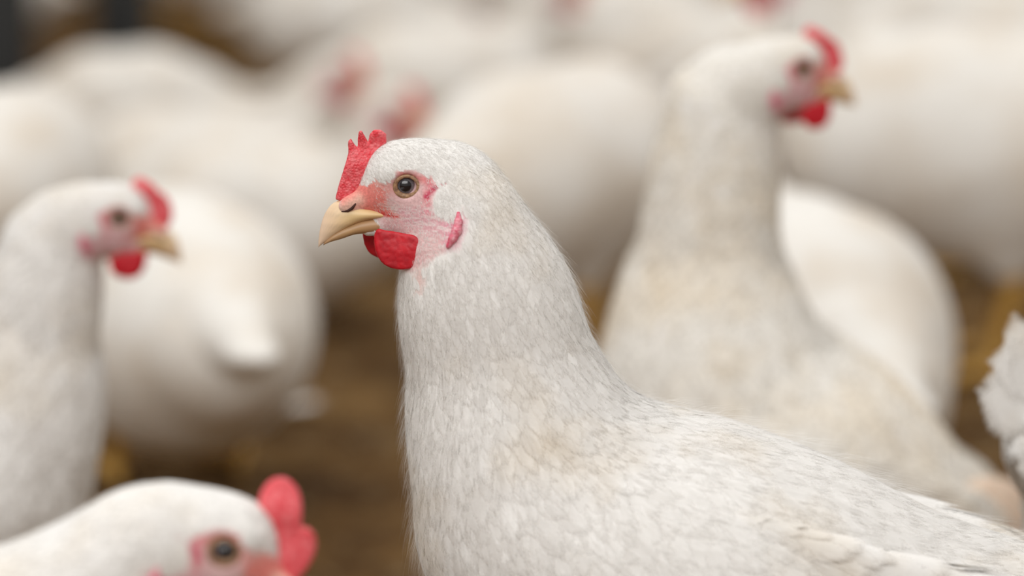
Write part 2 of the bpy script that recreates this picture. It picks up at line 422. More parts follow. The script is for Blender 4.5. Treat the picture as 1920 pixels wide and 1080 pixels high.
# ------------------------------------------------------------------ birds
class Frame:
    """a bird's own frame: vertical mid-plane through world point w0, heading angle; origin on the floor"""
    def __init__(s, px, py, Y, heading_deg, foot_px=None):
        s.w0 = at_y(px, py, Y); a = math.radians(heading_deg); s.h = np.array([math.cos(a), math.sin(a), 0.]); s.l = np.array([-s.h[1], s.h[0], 0.])
        s.ang = a; s.o = np.array([s.w0[0], s.w0[1], 0.])
    def px(s, px, py):
        """pixel -> point of the mid-plane, in the bird's frame"""
        d = ray(px, py); c = np.array([0, 0, CAM_H]); t = ((s.w0 - c) @ s.l) / (d @ s.l); p = c + t * d - s.o
        return np.array([p @ s.h, 0., p[2]]), t
    def shift(s, ds):
        s.o = s.o + s.h * ds
def circ(fr, lst):
    out = []
    for (x, y, r) in lst:
        p, t = fr.px(x, y); out.append((p, r / FPX * t))
    return out

def rotz(a): c, s = math.cos(a), math.sin(a); return np.array([[c, -s, 0], [s, c, 0], [0, 0, 1.]])
def roty(a): c, s = math.cos(a), math.sin(a); return np.array([[c, 0, s], [0, 1, 0], [-s, 0, c]])
def rotx(a): c, s = math.cos(a), math.sin(a); return np.array([[1, 0, 0], [0, c, -s], [0, s, c]])

def add_leg(parent, hock, foot, side, yaw=0.0):
    hk = np.array(hock, np.float32); ft = np.array(foot, np.float32)
    def fn(P):
        f = f_cone(P, hk + np.array([.012, 0, .035], np.float32), hk, .012, .0085)
        f = smin(f, f_cone(P, hk, ft + np.array([0, 0, .012], np.float32), .0085, .0068), .006)
        for a, L in ((-28, .05), (0, .062), (28, .048), (172, .024)):
            a = math.radians(a) + yaw; e = ft + np.array([math.cos(a) * L, math.sin(a) * L, .0045], np.float32)
            f = smin(f, f_cone(P, ft + np.array([0, 0, .009], np.float32), e, .0062, .0038), .005)
            tip = e + np.array([math.cos(a) * .013, math.sin(a) * .013, -.002], np.float32)
            f = smin(f, f_cone(P, e, tip, .003, .0008), .002)
        return f
    mn = np.minimum(hk, ft) - [.05, .07, .02]; mx = np.maximum(hk, ft) + [.1, .07, .06]; mn[2] = -.002
    V, F = surface_nets(fn, mn, mx, .0032)
    V = project(fn, V.astype(np.float32), 1)
    V[:, 2] = np.maximum(V[:, 2], .0004)
    return link_mesh('leg', V, F, M['leg'], parent)

HEADCACHE = {}
def head_parts(parent, Hm, origin, detail, comb_poly=COMB, tip=None, comb_tilt=0.0, bodyfn=None):
    """comb, wattles, beak, eyes, earlobes, built in the head frame and carried by matrix Hm/origin into the bird's frame"""
    key = (detail, id(comb_poly), comb_tilt, None if bodyfn is None else tuple(np.round(origin, 5)))
    if key not in HEADCACHE:
        res = {0: .0006, 1: .001, 2: .002}[detail]
        parts = []
        def sheet(poly, y0, th, curve=lambda P: 0, grow=0.0):
            def fn(P):
                y = P[:, 1] - y0 - curve(P); d2 = poly_sdf(P[:, [0, 2]], poly) - grow
                thick = th * (.75 + .5 * np.clip(-d2 / .008, 0, 1)); r = thick * .9
                q = np.stack([np.maximum(d2 + r, 0), np.maximum(np.abs(y) - thick + r, 0)], 1)
                return (np.linalg.norm(q, axis=1) - r + np.minimum(np.maximum(d2 + r, np.abs(y) - thick + r), 0)) + (vnoise(P, 700, 3) - .5) * .0003
            pp = np.array(poly); lo = [pp[:, 0].min() - .004, y0 - .012, pp[:, 1].min() - .004]; hi = [pp[:, 0].max() + .004, y0 + .012, pp[:, 1].max() + .004]
            return surface_nets(fn, lo, hi, res)
        V, F = sheet(comb_poly, 0, .0024, lambda P: .0012 * np.sin(P[:, 2] * 260) * np.clip(P[:, 2] * 60, 0, 1) + comb_tilt * np.clip(P[:, 2] - .005, 0, 1))
        parts.append(('comb', V, F, 'comb', None, None))
        for s in (1, -1):
            sh = 0.0 if s > 0 else .0033
            wp = [(a + sh, b) for a, b in WATTLE]
            V, F = sheet(wp, s * .0150, .0019, lambda P, s=s: s * (.42 * np.clip(.006 - P[:, 0], 0, .016) + .10 * np.clip(-.026 - P[:, 2], 0, 1) - 12 * np.clip(P[:, 0] - .004, 0, 1) ** 2))
            parts.append(('wattle', V, F, 'wattle', None, None))
        ns = {0: 30, 1: 18, 2: 10}[detail]; nr = {0: 32, 1: 20, 2: 12}[detail]
        for nm, st, c0, c1, c2 in (('upper_beak', UPPER, (.74, .50, .24), (.80, .58, .30), (.80, .60, .44)), ('lower_beak', LOWER, (.52, .30, .15), (.50, .30, .14), (.46, .28, .15))):
            V, F = beak_loft(densify(st, ns), nr)
            x = np.clip((V[:, 0] - .005) / .036, 0, 1)[:, None]
            c = np.where(x < .6, np.array(c0) + (np.array(c1) - c0) * x / .6, np.array(c1) + (np.array(c2) - c1) * (x - .6) / .4)
            strk = vnoise(V * np.array([60, 200, 520]), 1, 7)[:, None]; c = c * (.86 + .26 * strk)
            if tip is not None or detail: pass
            parts.append((nm, V, F, 'beak', np.concatenate([c, np.ones((len(c), 1))], 1), None))
        # eyes
        seg, ring = {0: (72, 60), 1: (32, 24), 2: (16, 12)}[detail]
        for s in (1, -1):
            yaw = math.radians(8) * -s
            R = rotz(yaw); cen = np.array([0, s * .0098, 0]); rad = .0056
            V = []; 
            for i in range(ring + 1):
                th = math.pi * i / ring
                for k in range(seg):
                    ph = 2 * math.pi * k / seg; V.append((math.sin(th) * math.cos(ph), s * math.cos(th), math.sin(th) * math.sin(ph)))
            V = np.array(V); rr = np.hypot(V[:, 0], V[:, 2]); front = V[:, 1] * s > 0
            col = np.ones((len(V), 4)); pup = .50; 
            nzz = vnoise(V, 9, 4)[:, None]
            col[:, :3] = np.where(rr[:, None] < pup, (.006, .006, .010), np.where(rr[:, None] < .80, np.array((.17, .16, .18)) * (.7 + .7 * nzz), (.035, .018, .015)))
            col[~front, :3] = (.03, .015, .012)
            F = [(i * seg + k, (i + 1) * seg + k, (i + 1) * seg + (k + 1) % seg, i * seg + (k + 1) % seg) for i in range(ring) for k in range(seg)]
            if s < 0: F = [f[::-1] for f in F]
            VV = (V * rad) @ R.T + cen
            def surf(xz):
                xz = np.array(xz, np.float32); y = np.full(len(xz), s * .03, np.float32)
                for _ in range(24):
                    P = np.stack([xz[:, 0], y, xz[:, 1]], 1); y = y - s * head_sdf(P) * .8
                return np.stack([xz[:, 0], y, xz[:, 1]], 1)
            # tan eyelid ring, thicker below
            Lv = []; ns_, nr_ = max(seg, 24), 8
            for i in range(ns_):
                a = 2 * math.pi * i / ns_; low = .5 - .5 * math.sin(a)
                mr = .0053 + .0003 * low; tw = .0009 + .0006 * low
                cx, cz = math.cos(a) * mr * 1.04, math.sin(a) * mr * .93
                sy = s * max(abs(surf([(cx * 1.25, cz * 1.25)])[0, 1]) - .0003, .0126)
                for j in range(nr_):
                    b = 2 * math.pi * j / nr_
                    rr_ = tw * math.cos(b); Lv.append((cx + math.cos(a) * rr_, sy + s * (.0002 + .0009 * math.sin(b)), cz + math.sin(a) * rr_))
            Lv = np.array(Lv)
            LF = [(i * nr_ + j, ((i + 1) % ns_) * nr_ + j, ((i + 1) % ns_) * nr_ + (j + 1) % nr_, i * nr_ + (j + 1) % nr_) for i in range(ns_) for j in range(nr_)]
            if s > 0: LF = [f[::-1] for f in LF]
            parts.append(('eye', VV, F, 'eye', col, ('eyelid', Lv, LF, 'lid')))
            # earlobe and nostril follow the head's surface
            def surf(xz):
                xz = np.array(xz, np.float32); y = np.full(len(xz), s * .03, np.float32)
                for _ in range(24):
                    P = np.stack([xz[:, 0], y, xz[:, 1]], 1); y = y - s * head_sdf(P) * .8
                return np.stack([xz[:, 0], y, xz[:, 1]], 1)
            if True:
                def surf_b(xz):
                    xz = np.array(xz, np.float32); y = np.full(len(xz), s * .035, np.float32); hs = np.linalg.norm(Hm[:, 0])
                    for _ in range(40):
                        P = np.stack([xz[:, 0], y, xz[:, 1]], 1); y = y - s * bodyfn((P @ Hm.T + origin).astype(np.float32)) / hs * .7
                    return np.stack([xz[:, 0], y, xz[:, 1]], 1)
                C = (surf if bodyfn is None else surf_b)([hf(848, 386), hf(847, 402), hf(843, 418), hf(835, 432), hf(826, 446)])
                C[:, 1] += s * (np.array([.0012, .0022, .0030, .0036, .0042]) if bodyfn is None else np.array([.0, .0006, .0010, .0012, .0012]))
                def fe(P):
                    f = None
                    rr = [.0010, .0020, .0024, .0020, .0012]
                    for k in range(4):
                        q = f_cone(P, C[k], C[k + 1], rr[k], rr[k + 1]); f = q if f is None else smin(f, q, .001)
                    return f
                Ve, Fe = surface_nets(fe, C.min(0) - .005, C.max(0) + .005, max(res, .0007))
                parts.append(('earlobe', Ve, Fe, 'earlobe', None, None))
            if detail < 2:
                C2 = surf([hf(662, 378), hf(656, 386), hf(648, 391), hf(637, 393)])
                def fo(P):
                    f = f_cone(P, C2[0], C2[1], .0005, .0008)
                    f = np.minimum(f, f_cone(P, C2[1], C2[2], .0008, .0007)); return np.minimum(f, f_cone(P, C2[2], C2[3], .0007, .0004))
                Vn, Fn = surface_nets(fo, C2.min(0) - .002, C2.max(0) + .002, .00035)
                parts.append(('nostril', Vn, Fn, 'nostril', None, None))
        meshes = []
        for nm, V, F, mk, col, sub in parts:
            o = link_mesh(nm, V, F, M[mk], None, col); me = o.data; bpy.data.objects.remove(o)
            sm = None
            if sub is not None:
                o = link_mesh(sub[0], sub[1], sub[2], M[sub[3]]); sm = (sub[0], o.data); bpy.data.objects.remove(o)
            meshes.append((nm, me, sm))
        HEADCACHE[key] = meshes
    Mx = Matrix.Translation(Vector(origin)) @ Matrix(Hm.tolist()).to_4x4()
    for nm, me, sm in HEADCACHE[key]:
        o = bpy.data.objects.new(nm, me); COL.objects.link(o); o.parent = parent; o.matrix_local = Mx
        if sm:
            q = bpy.data.objects.new(sm[0], sm[1]); COL.objects.link(q); q.parent = o

def build_bird(fr, neck, body, head_pos, head_yaw, head_pitch, label, res=.005, detail=2, head_roll=0.0, head_scale=1.0,
               neck_ly=.85, body_ly=1.0, thighs=True, legs=None, wing=None, wing_feathers=0, feathers=0, fuzz=0, seed=1,
               mat='far_feather', comb=COMB, name='chicken', group='white chickens on the litter', tail=None, loc=None, comb_tilt=0.0, refine=True, blend=.03, bare_px=None, tail_len=.062):
    rng = np.random.default_rng(seed)
    Hm = rotz(math.radians(head_yaw)) @ roty(math.radians(-head_pitch)) @ rotx(math.radians(head_roll))
    Hm32 = Hm.astype(np.float32); ho = np.array(head_pos, np.float32)
    chain = list(neck); nk = [(np.array(p, np.float32), r) for p, r in chain]; bd = [(np.array(p, np.float32), r) for p, r in body]
    hj = ho + Hm32 @ (np.array([-.028, 0, -.008], np.float32) * head_scale)
    cz = sum(p[2] for p, r in bd) / len(bd); cs = sum(p[0] for p, r in bd) / len(bd)
    def toH(P): return ((P - ho) @ Hm32) / head_scale
    def fn(P):
        f = f_cone(P, nk[0][0], nk[-1][0], nk[0][1], nk[-1][1], neck_ly) if len(nk) == 1 else None
        for k in range(len(nk) - 1):
            q = f_cone(P, nk[k][0], nk[k + 1][0], nk[k][1], nk[k + 1][1], neck_ly)
            f = q if f is None else smin(f, q, .012)
        b = None
        for k in range(len(bd) - 1):
            q = f_cone(P, bd[k][0], bd[k + 1][0], bd[k][1], bd[k + 1][1], body_ly)
            b = q if b is None else smin(b, q, .03)
        if thighs and legs:
            for (hk, ft) in legs:
                hk = np.array(hk, np.float32)
                q = f_cone(P, (hk[0] + .035, hk[1] * .95, cz - .01), (hk[0] + .008, hk[1], hk[2] + .02), .052, .016, .85)
                b = smin(b, q, .03)
        f = smin(f, b, blend)
        f = smin(f, f_cone(P, nk[0][0], hj, nk[0][1] * .95, .019 * head_scale, neck_ly), .012)
        dd = np.linalg.norm(P - ho, axis=1); near = dd < .095
        if near.any():
            fh = np.full(len(P), .05, np.float32); fh[near] = head_sdf(toH(P[near])) * head_scale
            wgt = np.where(near, fh, np.maximum(dd - .05, .03)); f = smin(f, wgt.astype(np.float32), .010)
        return f
    pts = np.array([p for p, r in nk + bd] + [ho, hj]); rr = np.array([r for p, r in nk + bd] + [.05, .03])[:, None]
    lo = (pts - rr).min(0) - .02; hi = (pts + rr).max(0) + .02; lo[1] -= .01; hi[1] += .01
    if legs: lo[2] = min(lo[2], .05)
    lo[2] = max(lo[2], .004)
    V, F = surface_nets(fn, lo, hi, res)
    V = project(fn, V.astype(np.float32), 1)
    if refine and detail < 2:                                   # finer faces on the head
        me = bpy.data.meshes.new('t'); me.from_pydata(V.tolist(), [], F.tolist()); bm = bmesh.new(); bm.from_mesh(me)
        bm.verts.ensure_lookup_table(); sel = [e for e in bm.edges if np.linalg.norm(np.array(e.verts[0].co) - ho) < .062]
        bmesh.ops.subdivide_edges(bm, edges=sel, cuts=3 if detail == 0 else 1, use_grid_fill=True)
        V2 = np.array([v.co[:] for v in bm.verts], np.float32); F2 = [tuple(v.index for v in f.verts) for f in (bm.faces)]
        bm.verts.index_update(); F2 = [tuple(v.index for v in f.verts) for f in bm.faces]; bm.free(); bpy.data.meshes.remove(me)
        V2 = project(fn, V2, 2, .0003)
    else: V2, F2 = V, F
    H = toH(V2); col = np.zeros((len(V2), 4), np.float32); col[:, :3] = WHITE
    hm = (np.linalg.norm(H, axis=1) < .07); col[hm] = face_tint(H[hm])
    root = bpy.data.objects.new(name, None); COL.objects.link(root)
    root.location = Vector(loc) if loc is not None else Vector(fr.o); root.rotation_euler = (0, 0, fr.ang)
    root['label'] = label; root['category'] = 'chicken'; root['group'] = group
    root.empty_display_size = .05
    link_mesh('body', V2, F2, M['body' if feathers else 'body_far'], root, col)
    # feathers -------------------------------------------------
    q0 = None
    if bare_px is not None:                                 # bare skin where the feathers are rubbed off
        Rz = rotz(fr.ang); o0 = (np.array([0, 0, CAM_H]) - fr.o) @ Rz; dr = ray(*bare_px) @ Rz; dr /= np.linalg.norm(dr)
        t = 1.3
        for _ in range(60):
            q = (o0 + dr * t)[None].astype(np.float32); t += float(fn(q)[0]) * .8
        g = grad(fn, q, .004)[0]; g /= np.linalg.norm(g); g = g * .8 - dr * .6; g /= np.linalg.norm(g)
        u_ = np.cross(g, [0, 0, 1.]); u_ /= np.linalg.norm(u_); v_ = np.cross(g, u_); B3 = np.stack([u_, v_, g]).astype(np.float32); q0 = q[0] - g.astype(np.float32) * .002
        def fp(P):
            Q = (P - q0) @ B3.T
            f = f_ell(Q, (0, 0, 0), (.030, .027, .0100)); f = smin(f, f_ell(Q, (.010, .018, -.002), (.018, .018, .008)), .006)
            return -smin(-f, f_ell(Q, (.0, .003, .0110), (.003, .003, .002)), .002)
        Vb, Fb = surface_nets(fp, q0 - .045, q0 + .045, .0013); ob = link_mesh('bare_patch', Vb, Fb, M['bare'], root); ob['label'] = 'bare beige skin showing at the rump'
    path = [hj] + [p for p, r in nk] + [p for p, r in bd]
    path = np.array(path, np.float32)
    def flow(P, Nn):
        """growing direction: away from the beak, down the neck, back along the body"""
        D = np.zeros_like(P); W = np.zeros(len(P))
        segs = [(ho + Hm32 @ np.array([.02, 0, .0], np.float32), hj)] + [(path[k], path[k + 1]) for k in range(len(path) - 1)]
        for a, b in segs:
            e = b - a; q = P - a; t = np.clip((q @ e) / max(float(e @ e), 1e-8), 0, 1)
            d = np.linalg.norm(q - t[:, None] * e, axis=1); g = np.exp(-(d / .03) ** 1) + 1e-6; e = e / np.linalg.norm(e)
            D += g[:, None] * e
        D[:, 2] -= .0
        D -= Nn * (D * Nn).sum(1)[:, None]
        D /= np.maximum(np.linalg.norm(D, axis=1), 1e-6)[:, None]
        return D
    if feathers:
        def hd(P): return np.linalg.norm(P - ho, axis=1)
        def size(P):                                          # feather length by region
            d = hd(P); return np.interp(d, [.0, .03, .05, .09, .16, .25, .5], [.0030, .0045, .008, .016, .025, .034, .044])
        P = scatter(V, F, feathers, rng, lambda c: 1 / size(c) ** 1.35)
        Nn = grad(fn, P.astype(np.float32), .0015); Nn /= np.linalg.norm(Nn, axis=1)[:, None]
        Hh = toH(P.astype(np.float32)); bare = face_tint(Hh)[:, 3] if True else 0
        sn = (Hh[:, 0] > .017) & (Hh[:, 2] < .001) & (np.linalg.norm(Hh, axis=1) < .06); eye = (np.linalg.norm(Hh[:, [0, 2]] - 0, axis=1) < .0105) & (np.linalg.norm(Hh, axis=1) < .05)
        okh = (np.linalg.norm(Hh, axis=1) > .07) | ((bare < .3) & ~sn & ~eye)
        if q0 is not None: okh &= np.linalg.norm(P - q0, axis=1) > .030
        P, Nn = P[okh], Nn[okh]
        D = flow(P, Nn); D = D + rng.normal(0, .10, D.shape); D -= Nn * (D * Nn).sum(1)[:, None]; D /= np.linalg.norm(D, axis=1)[:, None]
        L = size(P) * rng.uniform(.75, 1.25, len(P)); Wd = L * rng.uniform(.24, .36, len(P)) * np.interp(hd(P), [.03, .07, .13, .25], [.8, .60, .75, 1.1])
        lift = rng.uniform(.010, .040, len(P)) * np.interp(hd(P), [.02, .07, .2], [.8, 1.0, .7])
        FV, FF, VN = make_feathers(P - Nn * (L * .02)[:, None], Nn, D, L, Wd, lift, rng, fn); VN, CN = VN[:, :3], VN[:, 3:]
        if fuzz:
            P = scatter(V, F, fuzz, rng, lambda c: 1 / size(c) ** 1.2)
            Nn = grad(fn, P.astype(np.float32), .0015); Nn /= np.linalg.norm(Nn, axis=1)[:, None]
            Hh = toH(P.astype(np.float32)); far = np.linalg.norm(Hh, axis=1) > .07
            skn = ~far & (face_tint(Hh)[:, 3] > .3)
            sn = ~far & (((Hh[:, 0] > .016) & (Hh[:, 2] < .001)) | (np.linalg.norm(Hh[:, [0, 2]], axis=1) < .0095)); keep = ~sn & ~(skn & (rng.random(len(P)) < .45))
            P, Nn, skn = P[keep], Nn[keep], skn[keep]
            D = flow(P, Nn); L = size(P) * rng.uniform(.35, .8, len(P)); L[skn] *= .42
            NN = Nn + 0
            v2, f2 = make_fuzz(P, NN, D, L, .00010, rng)
            FF = np.concatenate([FF, f2 + len(FV)]); FV = np.concatenate([FV, v2]); VN = np.concatenate([VN, np.tile([[.5, 0, .5]], (len(v2), 1))]); CN = np.concatenate([CN, np.repeat(NN, 6, 0)])
        link_mesh('plumage', FV, FF, M[mat], root, vane=VN, normals=CN)
    # wings ----------------------------------------------------
    if wing:
        (wa, wb, ra, rb, off) = wing                            # shoulder, tip, radii, lateral offset
        for s in (1, -1):
            a = np.array([wa[0], s * off, wa[2]], np.float32); b = np.array([wb[0], s * off * .72, wb[2]], np.float32)
            wl = .30
            def fw(P, a=a, b=b, s=s):
                return f_cone(P, a, b, ra, rb, wl)
            lo_ = np.minimum(a, b) - max(ra, rb) - .012; hi_ = np.maximum(a, b) + max(ra, rb) + .012
            wr = max(res, .004); Vw, Fw = surface_nets(fw, lo_, hi_, wr)
            Vw = Vw.astype(np.float32); mt = M[mat]; VN = np.tile([[.5, 0, .5]], (len(Vw), 1))
            if wing_feathers:
                P = scatter(Vw, Fw, wing_feathers, rng)
                if q0 is not None: P = P[np.linalg.norm(P - q0, axis=1) > .045]
                Nn = grad(fw, P.astype(np.float32), .0015); Nn /= np.maximum(np.linalg.norm(Nn, axis=1), 1e-6)[:, None]
                e = (b - a) / np.linalg.norm(b - a); D = np.tile(e, (len(P), 1)) + np.array([0, 0, -.10], np.float32) + rng.normal(0, .07, P.shape)
                D -= Nn * (D * Nn).sum(1)[:, None]; D /= np.maximum(np.linalg.norm(D, axis=1), 1e-3)[:, None]
                tpos = np.clip(((P - a) @ e) / np.linalg.norm(b - a), 0, 1)
                L = np.interp(tpos, [0, .4, 1], [.022, .036, .060]) * rng.uniform(.8, 1.2, len(P)); Wd = L * .24
                FV, FF, vn = make_feathers(P, Nn, D, L, Wd, rng.uniform(.02, .06, len(P)), rng, fw, R=5, ragged=.08); VN = np.concatenate([VN, vn[:, :3]])
                Fw = np.concatenate([Fw, FF + len(Vw)]); Vw = np.concatenate([Vw, FV])
            link_mesh('wing', Vw, Fw, mt, root, vane=VN)
    # tail -----------------------------------------------------
    if detail == 2 and not tail:                            # distant birds: a plain tapering tail
        e0, r0 = bd[-1]; A0 = e0 + np.array([-.01, 0, r0 * .30], np.float32); A1 = e0 + np.array([-r0 - .028, 0, r0 * .15], np.float32)
        def ft_(P): return smin(f_cone(P, A0, A1, r0 * .82, .014, 1.1), f_cone(P, A1, A1 + np.array([-.02, 0, 0], np.float32), .010, .006, 2.4), .01)
        tl_lo = np.minimum(A0, A1) - .06; tl_hi = np.maximum(A0, A1) + .06
        Vt, Ft = surface_nets(ft_, tl_lo, tl_hi, .005); link_mesh('tail', project(ft_, Vt.astype(np.float32), 1), Ft, M[mat], root)
    tp, td, tn = tail if tail else (bd[-1][0] + np.array([-bd[-1][1] * .45, 0, bd[-1][1] * .55]), (-1, 0, -.45), 12)
    td = np.array(td, float); td /= np.linalg.norm(td)
    P = []; D = []; Nn = []
    for k in range(tn * 2):
        u = (k % tn) / (tn - 1) * 2 - 1; lay_ = k // tn
        P.append(np.array(tp, float) + np.array([0, u * .030, -.010 * abs(u) - .008 * lay_])); d = td + np.array([0, u * .45, -.15 * abs(u)]) + rng.normal(0, .04, 3); d /= np.linalg.norm(d)
        nn = np.array([0, u * .5, 1.0]); nn -= d * (nn @ d); nn /= np.linalg.norm(nn); D.append(d); Nn.append(nn)
    if tail:                                                # ruffled feathers standing off the rump, flat side to the side
        base = np.arctan2(td[2], -td[0])
        for k in range(len(P)):
            a_ = base + rng.uniform(-.75, .75); P[k] = np.array(tp, float) + np.array([rng.uniform(-.012, .012), -.006 + .012 * (k / len(P)), rng.uniform(-.016, .010)])
            D[k] = np.array([-math.cos(a_), rng.uniform(-.15, .15), math.sin(a_)]); D[k] /= np.linalg.norm(D[k]); q_ = np.array([0, -1., .15]); q_ -= D[k] * (q_ @ D[k]); Nn[k] = q_ / np.linalg.norm(q_)
    n_ = len(P)
    if not (detail == 2 and not tail): TV, TF, vn = make_feathers(np.array(P), np.array(Nn), np.array(D), rng.uniform(.8, 1.1, n_) * tail_len, np.full(n_, .019 if tail else .013), np.full(n_, 0 if tail else .10), rng, None if tail else fn, R=7)
    if not (detail == 2 and not tail): link_mesh('tail', TV, TF, M[mat], root, vane=vn[:, :3])
    if legs:
        for (hk, ft) in legs: add_leg(root, hk, ft, 1)
    head_parts(root, Hm * head_scale, ho, detail, comb, comb_tilt=comb_tilt, bodyfn=fn if detail < 2 else None)
    return root, fn

# ---- the bird in focus: heads left, tail a little nearer the lens
HY = FOCUS_Y + .014
fr = Frame(757, 341, HY, 174)
head_c, _ = fr.px(757, 341)
b0, _ = fr.px(1330, 1000); sh = b0[0]
def prep(fr, neck_px, body_px):
    nk = circ(fr, neck_px); bd = circ(fr, body_px)
    return nk, bd
def recenter(fr, *arrs):
    """move the frame's origin under the body"""
    c = arrs[1][0][0][0] * .5 + arrs[1][-1][0][0] * .5
    fr.shift(c)
    for A in arrs:
        for p, r in A: p[0] -= c
    return c
nk, bd = prep(fr, [(872, 398, 80), (880, 445, 106), (900, 520, 138), (919, 600, 158), (942, 700, 172)],
              [(976, 850, 188), (1016, 970, 212), (1190, 1065, 292), (1420, 1150, 292), (1820, 1238, 240)])
c = recenter(fr, nk, bd); head_c[0] -= c
def wpx(fr, c, a, b): 
    A, _ = fr.px(*a); B, _ = fr.px(*b); return A, B
wa, wb = fr.px(1400, 1060)[0], fr.px(1820, 1170)[0]
lg = [((-.02, s * .055, .085), (0.0, s * .055, 0)) for s in (1, -1)]
build_bird(fr, nk, bd, head_c, 14, 0, 'white chicken in sharp focus at centre, facing left with jagged red comb', res=.0028, detail=0,
           neck_ly=.82, body_ly=1.12, legs=lg, wing=(wa, wb, .044, .038, .073), wing_feathers=900, feathers=23000, fuzz=42000, seed=3, mat='feather')

# ---- behind it on the right: body heads left, head turned back to look right
fr = Frame(1490, 125, 1.86, 172)
hc, _ = fr.px(1490, 125)
nk, bd = prep(fr, [(1382, 168, 74), (1358, 200, 100), (1342, 300, 112), (1334, 400, 118), (1326, 500, 140)],
              [(1325, 640, 180), (1350, 760, 225), (1520, 890, 228), (1740, 1010, 165)])
c = recenter(fr, nk, bd); hc[0] -= c
wa, wb = fr.px(1500, 850)[0], fr.px(1775, 945)[0]
build_bird(fr, nk, bd, hc, 205, 4, 'white chicken looking right behind the sharp one, cream stains on its back', res=.004, detail=1, head_scale=.98,
           neck_ly=.85, body_ly=1.0, legs=lg, wing=(wa, wb, .040, .024, .072), wing_feathers=420, feathers=9500, fuzz=0, seed=5, mat='feather_cream', comb=COMB_ROUND, bare_px=(1866, 968))

# ---- left edge: heads right, breast towards the middle
fr = Frame(225, 402, 1.80, -4)
hc, _ = fr.px(225, 402)
nk, bd = prep(fr, [(124, 426, 64), (100, 462, 86), (80, 550, 104), (60, 650, 128)],
              [(42, 780, 146), (-20, 880, 176), (-200, 960, 210), (-420, 1020, 150)])
c = recenter(fr, nk, bd); hc[0] -= c
build_bird(fr, nk, bd, hc, 10, -4, 'white chicken at the left edge looking right with short upright red comb', res=.004, detail=1, head_scale=.95,
           legs=lg, wing=(np.array([.04, 0, bd[2][0][2]]), np.array([-.12, 0, bd[2][0][2] - .02]), .04, .025, .08), wing_feathers=250, feathers=6500, seed=7, mat='feather', comb=COMB_ROUND)

# ---- bottom left, nearest the lens, crouching
fr = Frame(425, 1012, 1.17, 6)
hc, _ = fr.px(425, 1024)
nk, bd = prep(fr, [(262, 1030, 104), (190, 1105, 138), (100, 1190, 172)],
              [(30, 1300, 220), (-150, 1380, 300), (-450, 1420, 250)])
c = recenter(fr, nk, bd); hc[0] -= c
build_bird(fr, nk, bd, hc, -6, -14, 'white chicken crouching in the bottom left corner, nearest the camera', res=.0036, detail=1, head_scale=1.06, head_roll=-8,
           legs=[((-.02, s * .055, .06), (0.0, s * .055, 0)) for s in (1, -1)], thighs=True, feathers=7000, fuzz=4000, seed=9, mat='feather', comb=COMB_BIG)

# ---- right edge: only ruffled rump and wing feathers reach into the picture
fr = Frame(2010, 860, 1.57, 20)
A_, _ = fr.px(1990, 850); k_ = 1.0
nk, bd = prep(fr, [(2330, 330, 80), (2320, 420, 95), (2300, 560, 120)], [(2290, 760, 190), (2210, 840, 220), (2110, 850, 175), (1998, 832, 112)])
hc, _ = fr.px(2390, 300); c = recenter(fr, nk, bd); hc[0] -= c
tp_, _ = fr.px(1968, 740); tp_[0] -= 0
build_bird(fr, nk, bd, hc, 0, 0, 'white chicken cut off by the right edge, only ruffled rump feathers visible', res=.0045, detail=2,
           legs=[((-.03, s * .055, .085), (-.01, s * .055, 0)) for s in (1, -1)], feathers=4500, seed=13, mat='feather', comb=COMB_ROUND, tail=(tp_, (-.55, 0, .65), 14), tail_len=.042)


# ------------------------------------------------------------------ birds further back: a few poses, copied with their parts
class Fr0:
    def __init__(s): s.o = np.zeros(3); s.ang = 0.0
def v3(*a): return np.array(a, float)
LEG0 = [((-.03, s * .055, .085), (-.01, s * .055, 0)) for s in (1, -1)]
BODY0 = [(v3(.10, 0, .195), .080), (v3(.04, 0, .20), .098), (v3(-.06, 0, .195), .098), (v3(-.15, 0, .185), .062)]
WING0 = (v3(.045, 0, .212), v3(-.10, 0, .19), .046, .030, .080)
def pose(nm, neck, hp, hy, hpi, body=BODY0, legs=LEG0, wing_=WING0):
    o, _ = build_bird(Fr0(), neck, body, hp, hy, hpi, nm, res=.0055, detail=2, legs=legs, wing=wing_, seed=11, refine=False)
    return o
P_UP = pose('up', [(v3(.158, 0, .335), .026), (v3(.150, 0, .30), .033), (v3(.135, 0, .25), .05)], (.195, 0, .352), 0, 0)
P_TURN = pose('turn', [(v3(.150, 0, .325), .027), (v3(.148, 0, .29), .034), (v3(.135, 0, .25), .05)], (.148, .035, .347), 80, -4)
P_LOW = pose('low', [(v3(.225, 0, .205), .026), (v3(.19, 0, .20), .034), (v3(.15, 0, .20), .05)], (.258, 0, .185), 0, -30)
BODY1 = [(v3(.10, 0, .115), .075), (v3(.04, 0, .105), .092), (v3(-.06, 0, .100), .092), (v3(-.15, 0, .10), .060)]
P_CROUCH = pose('crouch', [(v3(.158, 0, .300), .028), (v3(.150, 0, .265), .036), (v3(.132, 0, .215), .055)], (.19, 0, .322), 0, 0, [(v3(.10, 0, .150), .084), (v3(.04, 0, .140), .108), (v3(-.06, 0, .137), .110), (v3(-.16, 0, .120), .072)], [((-.02, s * .055, .06), (.0, s * .055, 0)) for s in (1, -1)], (v3(.045, 0, .155), v3(-.10, 0, .135), .046, .030, .092))
P_SIT = pose('sit', [(v3(.145, 0, .225), .026), (v3(.140, 0, .19), .034), (v3(.12, 0, .15), .05)], (.18, 0, .243), 0, 0, BODY1, None, (v3(.045, 0, .125), v3(-.10, 0, .10), .046, .030, .076))
BODY2 = [(v3(.10, 0, .160), .082), (v3(.04, 0, .148), .105), (v3(-.06, 0, .145), .106), (v3(-.15, 0, .145), .066)]
